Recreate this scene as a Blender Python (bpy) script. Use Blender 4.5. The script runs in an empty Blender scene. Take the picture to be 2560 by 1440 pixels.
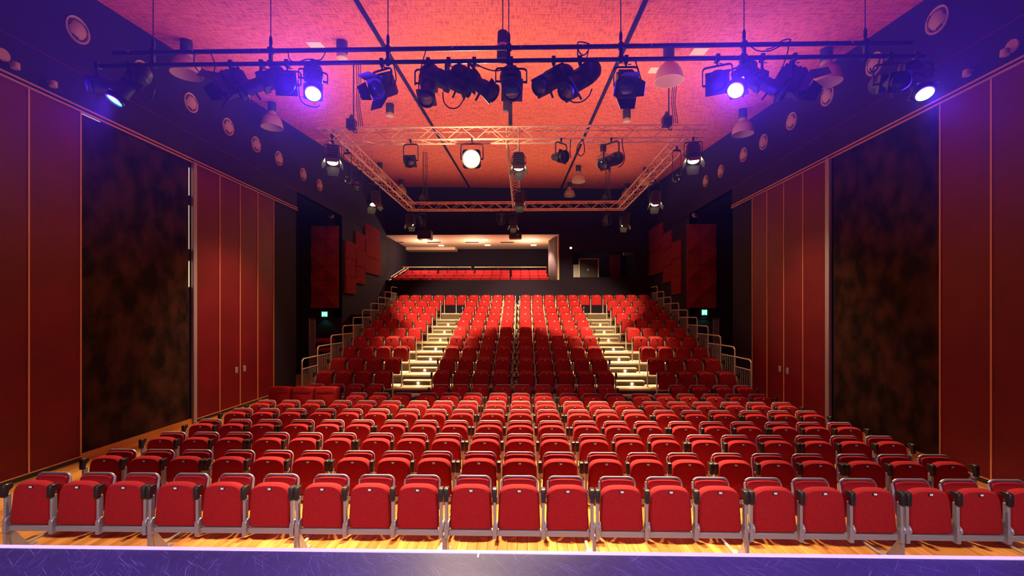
import bpy, bmesh, math, random
from mathutils import Vector, Matrix, Euler
random.seed(7)
S = bpy.context.scene
COL = S.collection
PI = math.pi
# ------------------------------------------------------------------ camera
F, T, YH, H = 1150.0, 0.0225, 783.0, 2.79
TH = math.atan(T); CS, SN = math.cos(TH), math.sin(TH)
cam = bpy.data.cameras.new('camera'); camo = bpy.data.objects.new('camera', cam); COL.objects.link(camo)
cam.sensor_width = 36.0; cam.lens = 36.0 * F / 2560.0; cam.shift_y = (YH - 720.0) / 2560.0
cam.clip_start = 0.05; cam.clip_end = 200
camo.location = (0, 0, H); camo.rotation_euler = (PI / 2, 0, TH)
S.camera = camo
S.view_settings.view_transform = 'Standard'; S.view_settings.look = 'None'
S.view_settings.gamma = 1.0; S.view_settings.use_curve_mapping = False
S.view_settings.exposure = 0.0
w = bpy.data.worlds.new('world'); S.world = w; w.use_nodes = True
w.node_tree.nodes['Background'].inputs[0].default_value = (0.10, 0.02, 0.06, 1)
w.node_tree.nodes['Background'].inputs[1].default_value = 0.03
S.cycles.max_bounces = 5; S.cycles.use_adaptive_sampling = True; S.cycles.adaptive_threshold = 0.015; S.cycles.diffuse_bounces = 3; S.cycles.glossy_bounces = 3
S.cycles.transmission_bounces = 3; S.cycles.volume_bounces = 0; S.cycles.sample_clamp_indirect = 4.0
S.cycles.caustics_reflective = False; S.cycles.caustics_refractive = False

def aim(o, tgt):
    o.rotation_euler = (Vector(tgt) - o.location).to_track_quat('-Z', 'Y').to_euler()
def spot(loc, tgt, power, col, deg, blend=0.5, rad=0.08):
    l = bpy.data.lights.new('spot', 'SPOT'); l.energy = power; l.color = col
    l.spot_size = math.radians(deg); l.spot_blend = blend; l.shadow_soft_size = rad
    o = bpy.data.objects.new('spot_light', l); COL.objects.link(o); o.location = loc; aim(o, tgt); return o
def area(loc, tgt, power, col, sx, sy, spread=180):
    l = bpy.data.lights.new('area', 'AREA'); l.energy = power; l.color = col; l.shape = 'RECTANGLE'
    l.size = sx; l.size_y = sy; l.spread = math.radians(spread)
    o = bpy.data.objects.new('area_light', l); COL.objects.link(o); o.location = loc; aim(o, tgt); return o
def point(loc, power, col, rad=0.05):
    l = bpy.data.lights.new('point', 'POINT'); l.energy = power; l.color = col; l.shadow_soft_size = rad
    o = bpy.data.objects.new('point_light', l); COL.objects.link(o); o.location = loc; return o

WARM = (1.0, 0.72, 0.36); BLUE = (0.09, 0.02, 1.0)
# unseen area lights added at truss height to brighten the timber ceiling
area((-0.4, 17.5, 7.75), (-0.4, 17.5, 20), 430, (1.0, 0.76, 0.44), 13.0, 14.0, 175)
area((-0.4, 11.2, 7.6), (-0.4, 10.9, 20), 120, (1.0, 0.72, 0.42), 13.0, 3.6, 175)
# stage wash from over the stage on to the first row
area((-0.3, -2.5, 5.5), (-0.3, 4.0, 1.05), 450, (1.0, 0.80, 0.88), 14.0, 0.06, 120)
# house light without fixtures on the floor seats; truss lamps: light on the rake, aisles
for x, pw in ((-4.1, 4000), (-0.3, 14000), (3.5, 4000)):
    spot((x, 10.0, 7.6), (x * 1.05, 7.6, 0.3), pw, WARM, 57, 0.4, 0.1)
for x in (-2.4, 1.9):
    spot((x, 11.6, 6.85), (x * 0.95, 20.2, 3.1), 10000, WARM, 44, 0.45, 0.1)
for x in (-3.3, 3.3):
    spot((x, 15.8, 7.1), (x, 15.8, 1.0), 9000, WARM, 40, 0.7, 0.1)
spot((-4.3, 12.5, 6.9), (-8.3, 12.8, 1.2), 1700, (1.0, 0.6, 0.3), 62, 1.0, 0.1)
spot((3.8, 12.5, 6.9), (7.6, 12.2, 1.2), 900, (1.0, 0.6, 0.3), 62, 1.0, 0.1)

# ------------------------------------------------------------------ view rays: a photo pixel plus one known world coordinate
def ray(px, py):
    u = (px - 1280) / F; v = (YH - py) / F
    return Vector((-SN + u * CS, CS + u * SN, v))
CAM = Vector((0, 0, H))
def atY(px, py, y): d = ray(px, py); return CAM + d * (y / d.y)
def atX(px, py, x): d = ray(px, py); return CAM + d * (x / d.x)
def atZ(px, py, z): d = ray(px, py); return CAM + d * ((z - H) / d.z)
CA, CB, CC = 8.077, 0.084, -0.0141          # ceiling plane z = CA + CB*y + CC*x
def ceil_z(x, y): return CA + CB * y + CC * x
def atC(px, py):
    d = ray(px, py); return CAM + d * ((CA - H) / (d.z - CB * d.y - CC * d.x))

# ------------------------------------------------------------------ materials
def mat(name, col, rough=0.6, metal=0.0, emit=None, es=0.0, spec=0.5, trans=0.0, alpha=1.0):
    m = bpy.data.materials.new(name); m.use_nodes = True
    b = m.node_tree.nodes['Principled BSDF']
    b.inputs['Base Color'].default_value = (*col, 1); b.inputs['Roughness'].default_value = rough
    b.inputs['Metallic'].default_value = metal; b.inputs['Specular IOR Level'].default_value = spec
    b.inputs['Transmission Weight'].default_value = trans
    if emit: b.inputs['Emission Color'].default_value = (*emit, 1); b.inputs['Emission Strength'].default_value = es
    return m
def nodes(m): return m.node_tree.nodes, m.node_tree.links, m.node_tree.nodes['Principled BSDF']
def noise_col(m, c0, c1, scale, detail=4, lo=0.35, hi=0.65, stretch=None, objspace=True, bump=0.0):
    n, l, b = nodes(m)
    tc = n.new('ShaderNodeTexCoord'); mp = n.new('ShaderNodeMapping'); tx = n.new('ShaderNodeTexNoise'); cr = n.new('ShaderNodeValToRGB')
    l.new(tc.outputs['Object' if objspace else 'Generated'], mp.inputs[0]); l.new(mp.outputs[0], tx.inputs['Vector'])
    if stretch: mp.inputs['Scale'].default_value = stretch
    tx.inputs['Scale'].default_value = scale; tx.inputs['Detail'].default_value = detail
    cr.color_ramp.elements[0].position = lo; cr.color_ramp.elements[1].position = hi
    cr.color_ramp.elements[0].color = (*c0, 1); cr.color_ramp.elements[1].color = (*c1, 1)
    l.new(tx.outputs['Fac'], cr.inputs[0]); l.new(cr.outputs[0], b.inputs['Base Color'])
    if bump:
        bp = n.new('ShaderNodeBump'); bp.inputs['Strength'].default_value = bump; bp.inputs['Distance'].default_value = 0.01
        l.new(tx.outputs['Fac'], bp.inputs['Height']); l.new(bp.outputs[0], b.inputs['Normal'])
    return m
M = {}
M['fabric'] = noise_col(mat('red_upholstery', (0.5, 0.01, 0.02), 0.9, spec=0.25), (0.27, 0.006, 0.010), (0.33, 0.009, 0.014), 60, bump=0.15)
M['wallred'] = noise_col(mat('red_wall_panel', (0.3, 0.01, 0.01), 0.55, spec=0.3), (0.110, 0.0015, 0.008), (0.138, 0.0025, 0.011), 1.3)
M['dark'] = noise_col(mat('mottled_dark_blind', (0.03, 0.02, 0.02), 0.95, spec=0.1), (0.010, 0.006, 0.006), (0.050, 0.020, 0.014), 2.6, 3, 0.38, 0.68, (1, 1, 0.8))
M['felt'] = noise_col(mat('red_acoustic_felt', (0.17, 0.01, 0.01), 0.95, spec=0.05), (0.23, 0.022, 0.024), (0.28, 0.030, 0.032), 6)
M['char'] = mat('charcoal_plaster', (0.024, 0.014, 0.038), 0.85, spec=0.2)
M['char2'] = mat('charcoal_board', (0.016, 0.011, 0.026), 0.9, spec=0.2)
M['tan'] = mat('pale_timber_strip', (0.62, 0.30, 0.13), 0.5)
M['black'] = mat('black_metal', (0.016, 0.015, 0.018), 0.45)
M['drape'] = mat('grey_drape', (0.16, 0.13, 0.14), 0.95, spec=0.05)
M['matte'] = mat('matte_black', (0.018, 0.012, 0.018), 0.95, spec=0.05)
M['plastic'] = mat('black_plastic', (0.022, 0.018, 0.018), 0.35)
M['grey'] = mat('grey_metal', (0.34, 0.33, 0.36), 0.42, 0.3)
M['rail'] = mat('painted_rail', (0.42, 0.36, 0.30), 0.45, 0.2)
M['alu'] = mat('aluminium', (0.92, 0.70, 0.52), 0.4, 0.25)
M['white'] = mat('white_plastic', (0.55, 0.33, 0.25), 0.5)
M['pink'] = mat('opal_dome', (0.74, 0.40, 0.30), 0.35, trans=0.3)
M['cream'] = mat('cream_plaster', (0.78, 0.56, 0.44), 0.8)
M['tread'] = noise_col(mat('step_tread', (0.5, 0.42, 0.3), 0.6), (0.44, 0.36, 0.25), (0.56, 0.47, 0.33), 8)
M['carpet'] = mat('dark_riser', (0.10, 0.065, 0.055), 0.9)
M['lens'] = mat('dark_glass_lens', (0.03, 0.035, 0.06), 0.08, spec=0.9)
M['e_warm'] = mat('lit_warm_lens', (1, 0.9, 0.6), emit=(1.0, 0.80, 0.42), es=30)
M['e_star'] = mat('lit_star_lens', (1, 0.95, 0.8), emit=(1.0, 0.86, 0.52), es=260)
M['e_cyan'] = mat('lit_cyan_lens', (0.6, 1, 1), emit=(0.35, 0.95, 1.0), es=60)
M['e_blue'] = mat('lit_blue_lens', (0.2, 0.5, 1), emit=(0.08, 0.42, 1.0), es=6)
M['e_step'] = mat('lit_step_lamp', (1, 0.9, 0.6), emit=(1.0, 0.80, 0.40), es=40)
M['e_down'] = mat('lit_downlight', (1, 0.9, 0.7), emit=(1.0, 0.82, 0.55), es=14)
M['e_exit'] = mat('lit_exit_green', (0.1, 0.9, 0.6), emit=(0.02, 0.75, 0.48), es=0.8)
M['e_exitw'] = mat('lit_exit_white', (0.9, 1, 0.9), emit=(0.6, 1.0, 0.85), es=1.6)
M['e_day'] = mat('daylight_gap', (0.9, 0.85, 0.7), emit=(1.0, 0.86, 0.62), es=0.5)
M['card'] = mat('white_card', (0.82, 0.80, 0.80), 0.5)

def make_wood():
    m = mat('floor_timber', (0.6, 0.3, 0.1), 0.28); n, l, b = nodes(m)
    tc = n.new('ShaderNodeTexCoord'); oi = n.new('ShaderNodeObjectInfo'); mp = n.new('ShaderNodeMapping')
    mp.inputs['Scale'].default_value = (9, 0.5, 1); add = n.new('ShaderNodeVectorMath'); add.operation = 'ADD'
    l.new(tc.outputs['Object'], add.inputs[0]); mul = n.new('ShaderNodeVectorMath'); mul.operation = 'SCALE'
    mul.inputs[0].default_value = (17, 31, 5); l.new(oi.outputs['Random'], mul.inputs['Scale']); l.new(mul.outputs[0], add.inputs[1])
    l.new(add.outputs[0], mp.inputs[0]); tx = n.new('ShaderNodeTexNoise'); tx.inputs['Scale'].default_value = 1.6; tx.inputs['Detail'].default_value = 5
    l.new(mp.outputs[0], tx.inputs['Vector']); cr = n.new('ShaderNodeValToRGB')
    cr.color_ramp.elements[0].position = 0.3; cr.color_ramp.elements[1].position = 0.72
    cr.color_ramp.elements[0].color = (0.40, 0.150, 0.032, 1); cr.color_ramp.elements[1].color = (0.66, 0.31, 0.085, 1)
    mx = n.new('ShaderNodeMath'); mx.operation = 'MULTIPLY_ADD'; l.new(oi.outputs['Random'], mx.inputs[0]); mx.inputs[1].default_value = 0.34; mx.inputs[2].default_value = -0.17
    ad = n.new('ShaderNodeMath'); ad.operation = 'ADD'; l.new(tx.outputs['Fac'], ad.inputs[0]); l.new(mx.outputs[0], ad.inputs[1])
    l.new(ad.outputs[0], cr.inputs[0]); l.new(cr.outputs[0], b.inputs['Base Color']); return m
M['wood'] = make_wood()
def make_ceiling():
    m = mat('reeded_ceiling_board', (0.8, 0.3, 0.1), 0.75, spec=0.2); n, l, b = nodes(m)
    ge = n.new('ShaderNodeNewGeometry'); mp = n.new('ShaderNodeMapping'); mp.inputs['Scale'].default_value = (1.2, 14, 0.0)
    tx = n.new('ShaderNodeTexNoise'); tx.inputs['Scale'].default_value = 2.2; tx.inputs['Detail'].default_value = 3
    mp2 = n.new('ShaderNodeMapping'); mp2.inputs['Scale'].default_value = (16, 2.2, 0)
    tx2 = n.new('ShaderNodeTexNoise'); tx2.inputs['Scale'].default_value = 2.0; tx2.inputs['Detail'].default_value = 2
    for a, c in ((mp, tx), (mp2, tx2)): l.new(ge.outputs['Position'], a.inputs[0]); l.new(a.outputs[0], c.inputs['Vector'])
    av = n.new('ShaderNodeMath'); av.operation = 'ADD'; l.new(tx.outputs['Fac'], av.inputs[0]); l.new(tx2.outputs['Fac'], av.inputs[1])
    hf = n.new('ShaderNodeMath'); hf.operation = 'MULTIPLY'; hf.inputs[1].default_value = 0.5; l.new(av.outputs[0], hf.inputs[0])
    cr = n.new('ShaderNodeValToRGB'); cr.color_ramp.elements[0].position = 0.38; cr.color_ramp.elements[1].position = 0.54
    cr.color_ramp.elements[0].color = (0.40, 0.052, 0.014, 1); cr.color_ramp.elements[1].color = (0.82, 0.150, 0.040, 1)
    l.new(hf.outputs[0], cr.inputs[0]); l.new(cr.outputs[0], b.inputs['Base Color'])
    wv = n.new('ShaderNodeTexWave'); wv.bands_direction = 'Y'; wv.inputs['Scale'].default_value = 3.2; l.new(ge.outputs['Position'], wv.inputs['Vector'])
    bp = n.new('ShaderNodeBump'); bp.inputs['Strength'].default_value = 0.25; bp.inputs['Distance'].default_value = 0.01
    l.new(wv.outputs['Fac'], bp.inputs['Height']); l.new(bp.outputs[0], b.inputs['Normal']); return m
M['ceil'] = make_ceiling()
def make_stage():
    m = mat('scuffed_black_stage', (0.05, 0.045, 0.05), 0.4); n, l, b = nodes(m)
    tc = n.new('ShaderNodeTexCoord'); fac = None
    for rot, sc, thr in ((0.6, (1.4, 60, 1), 0.63), (-0.8, (1.6, 75, 1), 0.64), (1.3, (1.5, 80, 1), 0.64), (1.0, (0.9, 66, 1), 0.63), (0.15, (1.3, 90, 1), 0.66)):
        mr = n.new('ShaderNodeMapping'); mr.inputs['Rotation'].default_value = (0, 0, rot); mr.inputs['Location'].default_value = (rot * 7, rot * 3, 0)
        mp = n.new('ShaderNodeMapping'); mp.inputs['Scale'].default_value = sc; l.new(tc.outputs['Object'], mr.inputs[0])
        tx = n.new('ShaderNodeTexNoise'); tx.inputs['Scale'].default_value = 2.0; tx.inputs['Detail'].default_value = 3; tx.inputs['Distortion'].default_value = 0.25
        r = n.new('ShaderNodeMapRange'); r.inputs['From Min'].default_value = thr; r.inputs['From Max'].default_value = thr + 0.10
        l.new(mr.outputs[0], mp.inputs[0]); l.new(mp.outputs[0], tx.inputs['Vector']); l.new(tx.outputs['Fac'], r.inputs['Value'])
        if fac is None: fac = r.outputs[0]
        else:
            mx = n.new('ShaderNodeMath'); mx.operation = 'MAXIMUM'; l.new(fac, mx.inputs[0]); l.new(r.outputs[0], mx.inputs[1]); fac = mx.outputs[0]
    big = n.new('ShaderNodeTexNoise'); big.inputs['Scale'].default_value = 1.1; big.inputs['Detail'].default_value = 5; l.new(tc.outputs['Object'], big.inputs['Vector'])
    mix = n.new('ShaderNodeMixRGB'); mix.inputs[1].default_value = (0.026, 0.022, 0.026, 1); mix.inputs[2].default_value = (0.15, 0.12, 0.125, 1)
    l.new(fac, mix.inputs[0]); l.new(mix.outputs[0], b.inputs['Base Color'])
    rr = n.new('ShaderNodeMapRange'); rr.inputs['To Min'].default_value = 0.30; rr.inputs['To Max'].default_value = 0.62
    l.new(big.outputs['Fac'], rr.inputs['Value']); l.new(rr.outputs[0], b.inputs['Roughness']); return m
M['stage'] = make_stage(); M['stage'].node_tree.nodes['Principled BSDF'].inputs['Specular IOR Level'].default_value = 0.28

# ------------------------------------------------------------------ mesh helpers
class MB:
    def __init__(s): s.v = []; s.f = []; s.mi = []; s.cur = 0
    def _f(s, f): s.f.append(f); s.mi.append(s.cur)
    def box(s, c, d, rot=None):
        o = len(s.v); cx, cy, cz = c; x, y, z = d[0] / 2, d[1] / 2, d[2] / 2
        for p in ((-x, -y, -z), (x, -y, -z), (x, y, -z), (-x, y, -z), (-x, -y, z), (x, -y, z), (x, y, z), (-x, y, z)):
            q = Vector(p)
            if rot: q = rot @ q
            s.v.append((q.x + cx, q.y + cy, q.z + cz))
        for f in ((0, 3, 2, 1), (4, 5, 6, 7), (0, 1, 5, 4), (1, 2, 6, 5), (2, 3, 7, 6), (3, 0, 4, 7)): s._f(tuple(i + o for i in f))
        return s
    def bb(s, a, b): return s.box([(p + q) / 2 for p, q in zip(a, b)], [abs(q - p) for p, q in zip(a, b)])
    def rod(s, a, b, r, n=8, r2=None, cap=True):
        a = Vector(a); b = Vector(b); d = (b - a); q = d.to_track_quat('Z', 'Y'); o = len(s.v); r2 = r if r2 is None else r2
        for p, rr in ((a, r), (b, r2)):
            for i in range(n):
                t = 2 * PI * i / n; k = p + q @ Vector((rr * math.cos(t), rr * math.sin(t), 0)); s.v.append(tuple(k))
        for i in range(n): j = (i + 1) % n; s._f((o + i, o + j, o + n + j, o + n + i))
        if cap: s._f(tuple(o + n - 1 - i for i in range(n))); s._f(tuple(o + n + i for i in range(n)))
        return s
    def tube(s, pts, r, n=6):
        pts = [Vector(p) for p in pts]; o = len(s.v); m = len(pts); up = Vector((0.31, 0.17, 0.93))
        for i, p in enumerate(pts):
            t = (pts[min(i + 1, m - 1)] - pts[max(i - 1, 0)]).normalized()
            a = t.cross(up)
            if a.length < 1e-3: a = t.cross(Vector((1, 0, 0)))
            a.normalize(); b = t.cross(a)
            for k in range(n):
                g = 2 * PI * k / n; q = p + a * (r * math.cos(g)) + b * (r * math.sin(g)); s.v.append(tuple(q))
        for i in range(m - 1):
            for k in range(n): j = (k + 1) % n; s._f((o + i * n + k, o + i * n + j, o + (i + 1) * n + j, o + (i + 1) * n + k))
        s._f(tuple(o + k for k in range(n))); s._f(tuple(o + (m - 1) * n + n - 1 - k for k in range(n))); return s
    def lathe(s, prof, n=20, ax='y', off=(0, 0, 0), closed=False):
        o = len(s.v); m = len(prof)
        for r, h in prof:
            for k in range(n):
                t = 2 * PI * k / n; c, d = r * math.cos(t), r * math.sin(t)
                p = (c, h, d) if ax == 'y' else ((c, d, h) if ax == 'z' else (h, c, d))
                s.v.append((p[0] + off[0], p[1] + off[1], p[2] + off[2]))
        for i in range(m - 1):
            for k in range(n): j = (k + 1) % n; s._f((o + i * n + k, o + i * n + j, o + (i + 1) * n + j, o + (i + 1) * n + k))
        if not closed:
            if prof[0][0] > 1e-4: s._f(tuple(o + k for k in range(n)))
            if prof[-1][0] > 1e-4: s._f(tuple(o + (m - 1) * n + n - 1 - k for k in range(n)))
        return s
    def rings(s, rings, cap0=True, cap1=True):
        o = len(s.v); n = len(rings[0])
        for r in rings: s.v += [tuple(p) for p in r]
        for i in range(len(rings) - 1):
            for k in range(n): j = (k + 1) % n; s._f((o + i * n + k, o + i * n + j, o + (i + 1) * n + j, o + (i + 1) * n + k))
        if cap0: s._f(tuple(o + n - 1 - k for k in range(n)))
        if cap1: s._f(tuple(o + (len(rings) - 1) * n + k for k in range(n)))
        return s
    def quad(s, a, b, c, d):
        o = len(s.v); s.v += [tuple(a), tuple(b), tuple(c), tuple(d)]; s._f((o, o + 1, o + 2, o + 3)); return s
    def slab(s, pts, nvec):                       # polygon pts extruded by nvec
        o = len(s.v); n = len(pts); nv = Vector(nvec); s.v += [tuple(p) for p in pts]; s.v += [tuple(Vector(p) + nv) for p in pts]
        s._f(tuple(range(o + n - 1, o - 1, -1))); s._f(tuple(range(o + n, o + 2 * n)))
        for k in range(n): j = (k + 1) % n; s._f((o + k, o + j, o + n + j, o + n + k))
        return s
    def mesh(s, name, mats, bevel=0.0, smooth=True):
        me = bpy.data.meshes.new(name); me.from_pydata(s.v, [], s.f)
        for m in (mats if isinstance(mats, (list, tuple)) else [mats]): me.materials.append(M[m])
        me.polygons.foreach_set('material_index', s.mi)
        bm = bmesh.new(); bm.from_mesh(me); bmesh.ops.recalc_face_normals(bm, faces=bm.faces)
        if bevel: bmesh.ops.bevel(bm, geom=bm.edges[:], offset=bevel, segments=1, affect='EDGES', clamp_overlap=True)
        bm.to_mesh(me); bm.free()
        if smooth:
            me.polygons.foreach_set('use_smooth', [True] * len(me.polygons)); me.set_sharp_from_angle(angle=math.radians(38))
        me.update(); return me
def put(name, me, parent=None, loc=(0, 0, 0), rot=None, scale=None):
    o = bpy.data.objects.new(name, me); COL.objects.link(o); o.parent = parent; o.location = loc
    if rot is not None: o.rotation_euler = rot
    if scale is not None: o.scale = scale
    return o
def tag(o, label=None, cat=None, group=None, kind=None):
    if label: o['label'] = label
    if cat: o['category'] = cat
    if group: o['group'] = group
    if kind: o['kind'] = kind
    return o
def thing(name, label, cat, loc=(0, 0, 0), group=None):
    o = bpy.data.objects.new(name, None); COL.objects.link(o); o.location = loc; o.empty_display_size = 0.1
    return tag(o, label, cat, group)
def struct(name, mb, m, **k): return tag(put(name, mb.mesh(name, m, **k)), kind='structure')
ORD = ['first', 'second', 'third', 'fourth', 'fifth', 'sixth', 'seventh', 'eighth', 'ninth', 'tenth', 'eleventh', 'twelfth', 'thirteenth',
       'fourteenth', 'fifteenth', 'sixteenth', 'seventeenth', 'eighteenth', 'nineteenth', 'twentieth', 'twenty-first', 'twenty-second']

# ------------------------------------------------------------------ setting
XL, XR = -8.35, 7.60                # side walls of the hall
YB, YR = 28.1, 21.0                 # back wall, return walls beside the rake
ZT = 6.62                           # top of the wall panels
floor = struct('floor', MB().bb((-10.3, 2.4, -0.12), (9.6, 21.2, -0.03)), 'char2')
pk = MB().bb((-0.0585, 2.5, -0.03), (0.0585, 21.0, 0.0)).mesh('plank', 'wood', bevel=0.002, smooth=False)
for i in range(164): put('plank', pk, floor, (-10.2 + i * 0.12, 0, 0))
stage = struct('stage', MB().bb((-9, -3, 0.0), (9, 3.36, 1.04)), 'stage')
put('edge_strip', MB().bb((-9, 3.34, 1.02), (9, 3.385, 1.046)).mesh('edge_strip', 'card', bevel=0.006), stage)
p = atZ(1196, 1384, 1.045)
put('tape_mark', MB().bb((p.x - 0.006, p.y - 0.045, 1.04), (p.x + 0.006, 3.34, 1.043)).mesh('tape_mark', 'card'), stage)

ceiling = struct('ceiling', MB().slab([(-8.6, 2.2, ceil_z(-8.6, 2.2) + 0.05), (8.0, 2.2, ceil_z(8.0, 2.2) + 0.05), (8.0, YB + .2, ceil_z(8.0, YB + .2) + 0.05), (-8.6, YB + .2, ceil_z(-8.6, YB + .2) + 0.05)], (0, 0, 0.1)), 'char2')
xb = [XL, -3.22, 2.36, 7.8]
for i in range(3):
    for j in range(22):
        y0 = 2.3 + j * 1.175; y1 = y0 + 1.17; x0 = xb[i] + (0.05 if i else -.1); x1 = xb[i + 1] - (0.05 if i < 2 else -.1)
        pts = [(x, y, ceil_z(x, y)) for x, y in ((x0, y0), (x1, y0), (x1, y1), (x0, y1))]
        put('panel', MB().slab(pts, (0, 0, 0.045)).mesh('panel', 'ceil', smooth=False), ceiling)
for x in xb[1:3]:
    a = Vector((x, 2.3, ceil_z(x, 2.3))); b = Vector((x, YB, ceil_z(x, YB)))
    put('track', MB().slab([a + Vector((-.045, 0, -.03)), a + Vector((.045, 0, -.03)), b + Vector((.045, 0, -.03)), b + Vector((-.045, 0, -.03))], (0, 0, .06)).mesh('track', 'matte', smooth=False), ceiling)
for px, py in ((790, 113), (1748, 128), (1640, 175)):
    c = atC(px, py)
    pts = [(c.x + dx, c.y + dy, ceil_z(c.x + dx, c.y + dy) - 0.012) for dx, dy in ((-.17, -.17), (.17, -.17), (.17, .17), (-.17, .17))]
    put('access_panel', MB().slab(pts, (0, 0, 0.012)).mesh('access_panel', 'cream', smooth=False), ceiling)

def side_wall(name, X, s, strips, pil, dark, doors):
    # s = +1: room lies on +x side of the wall
    wl = struct(name, MB().bb((X - s * 0.25, 2.3, -0.1), (X - s * 0.03, 16.85, ZT)), 'char2')
    up = MB().slab([(X, 2.2, ZT), (X, YB, ZT + 0.75), (X, YB, 10.8), (X, 2.2, 9.4)], (-s * 0.25, 0, 0))
    up = MB().bb((X - s * 0.25, 2.2, ZT), (X, 16.85, ceil_z(X, 16.85) + .1)).bb((X - s * 0.25, 16.85, 7.31), (X, YB, ceil_z(X, YB) + .1))
    put('bulkhead', up.mesh('bulkhead', 'char', smooth=False), wl)
    put('seam', MB().bb((X, 2.2, 7.31), (X + s * 0.012, 17.4, 7.325)).mesh('seam', 'wallred', smooth=False), wl)
    # red panels between strips, dark blind in the window bay
    ys = [2.6, 4.4, 6.0] + strips
    edges = sorted(ys + [pil[0], pil[1]])
    for a, b in zip(edges[:-1], edges[1:]):
        if b - a < 0.05 or (a >= pil[0] - .01 and b <= pil[1] + .01): continue
        if abs(a - dark[0]) < .02: continue
        put('panel', MB().bb((X - s * .03, a + .012, 0.075), (X, b - .012, ZT - 0.02)).mesh('panel', 'wallred', smooth=False), wl)
    put('blackout_blind', MB().bb((X - s * .03, dark[0] + .02, 0.14), (X - s * .012, dark[1] - .08, ZT - 0.05)).mesh('blind', 'dark', smooth=False), wl)
    put('skirting', MB().bb((X - s * .03, dark[0], 0), (X + s * .02, dark[1], 0.13)).mesh('skirting', 'wood', smooth=False), wl)
    for y in ys:
        put('joint_strip', MB().bb((X - s * .01, y - .014, 0.05), (X + s * .012, y + .014, ZT)).mesh('joint_strip', 'tan', smooth=False), wl)
    put('pilaster', MB().bb((X - s * .01, pil[0], 0), (X + s * .07, pil[1] - .03, ZT)).mesh('pilaster', 'grey', bevel=0.01), wl)
    for z in (ZT - 0.03, ZT + 0.045):
        put('picture_rail', MB().bb((X, 2.3, z), (X + s * .045, 16.85, z + 0.022)).mesh('rail', 'tan', smooth=False), wl)
    for a, b in ((2.3, dark[0]), (dark[1], 16.85)):
        put('skirting', MB().bb((X, a, 0), (X + s * .018, b, 0.075)).mesh('skirting', 'black', smooth=False), wl)
        put('skirting_cap', MB().bb((X, a, 0.075), (X + s * .022, b, 0.09)).mesh('cap', 'tan', smooth=False), wl)
    for px, py in doors:
        q = atX(px, py, X); put('pull_plate', MB().bb((X, q.y - .06, q.z - .09), (X + s * .012, q.y + .06, q.z + .09)).mesh('pull_plate', 'grey', bevel=.004), wl)
    return wl
def wy(pxs, X): return [atX(p_, 700, X).y for p_ in pxs]
sl = wy([71, 201, 490, 549, 600, 644, 684], XL); sr = wy([2479, 2351, 2066, 2008, 1960, 1918, 1881], XR)
pl = wy([478, 489], XL); pr = wy([2079, 2067], XR)
wall_left = side_wall('wall_left', XL, 1, sl, pl, (sl[1], pl[0]), ((591, 925), (611, 921)))
wall_right = side_wall('wall_right', XR, -1, sr, pr, (sr[1], pr[0]), ((1950, 922), (1969, 927)))
# daylight leaking round the left blind
win = tag(put('window_1', MB().bb((XL - .03, pl[0] - .075, 5.75), (XL - .022, pl[0] - .03, 6.45)).bb((XL - .03, pl[0] - .075, 4.4), (XL - .022, pl[0] - .035, 5.5)).bb((XL - .03, pl[0] - .07, 3.45), (XL - .022, pl[0] - .03, 4.1)).bb((XL - .03, sl[1] + .03, ZT - .05), (XL - .012, sl[1] + .42, ZT - .035)).mesh('window_1', 'e_day', smooth=False)), kind='structure')
wall_wash_cutoff = struct('wall_wash_cutoff', MB().bb((-8.4, -.55, 4.35), (7.7, -.45, 8.7)), 'char2')   # unseen header added to keep the stage wash off the rows behind
# recess, return walls and back wall
def back_part(side, X, XO, s):
    lo, hi = min(XO, X), max(XO, X)
    wl = struct('wall_return_' + side, MB().bb((lo, YR, 0), (hi - (.0 if s > 0 else 0), YR + .25, 7.31)), 'char2')
    put('recess_side', MB().bb((XO - s * .2, 16.6, 0), (XO, YR + .2, 7.31)).mesh('recess_side', 'char2', smooth=False), wl)
    put('recess_soffit', MB().bb((lo, 16.85, 7.31), (hi, YR + .2, 7.5)).mesh('recess_soffit', 'char2', smooth=False), wl)
    put('side_return', MB().bb((X - s * .25, YR, 0), (X, YB, 7.31)).mesh('side_return', 'char', smooth=False), wl)
    return wl
wrl = back_part('left', -8.40, -10.3, 1); wrr = back_part('right', XR + .05, 9.6, -1)
# back wall with the balcony opening and the control room window
ox0, ox1, oz0, oz1 = XL, atY(1397, 640, YB).x, atY(1200, 700, YB).z, atY(1200, 586, YB).z
cx0, cx1, cz0, cz1 = atY(1432, 640, YB).x, atY(1585, 640, YB).x, atY(1500, 693, YB).z, atY(1500, 630, YB).z
bw = MB().bb((-8.6, YB, 2.5), (8, YB + .2, oz0)).bb((-8.6, YB, oz1), (ox1, YB + .2, 10.9)).bb((ox1, YB, oz0), (cx0, YB + .2, 10.9))
bw.bb((cx0, YB, oz0), (cx1, YB + .2, cz0)).bb((cx0, YB, cz1), (cx1, YB + .2, 10.9)).bb((cx1, YB, oz0), (8, YB + .2, 10.9))
wall_back = struct('wall_back', bw, 'char')
Z11 = 0.28 + 0.2788 * 9
floor_up = struct('floor_concourse', MB().bb((-8.4, 22.3, Z11 - .1), (7.65, YB, Z11 - .02)), 'carpet')
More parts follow.
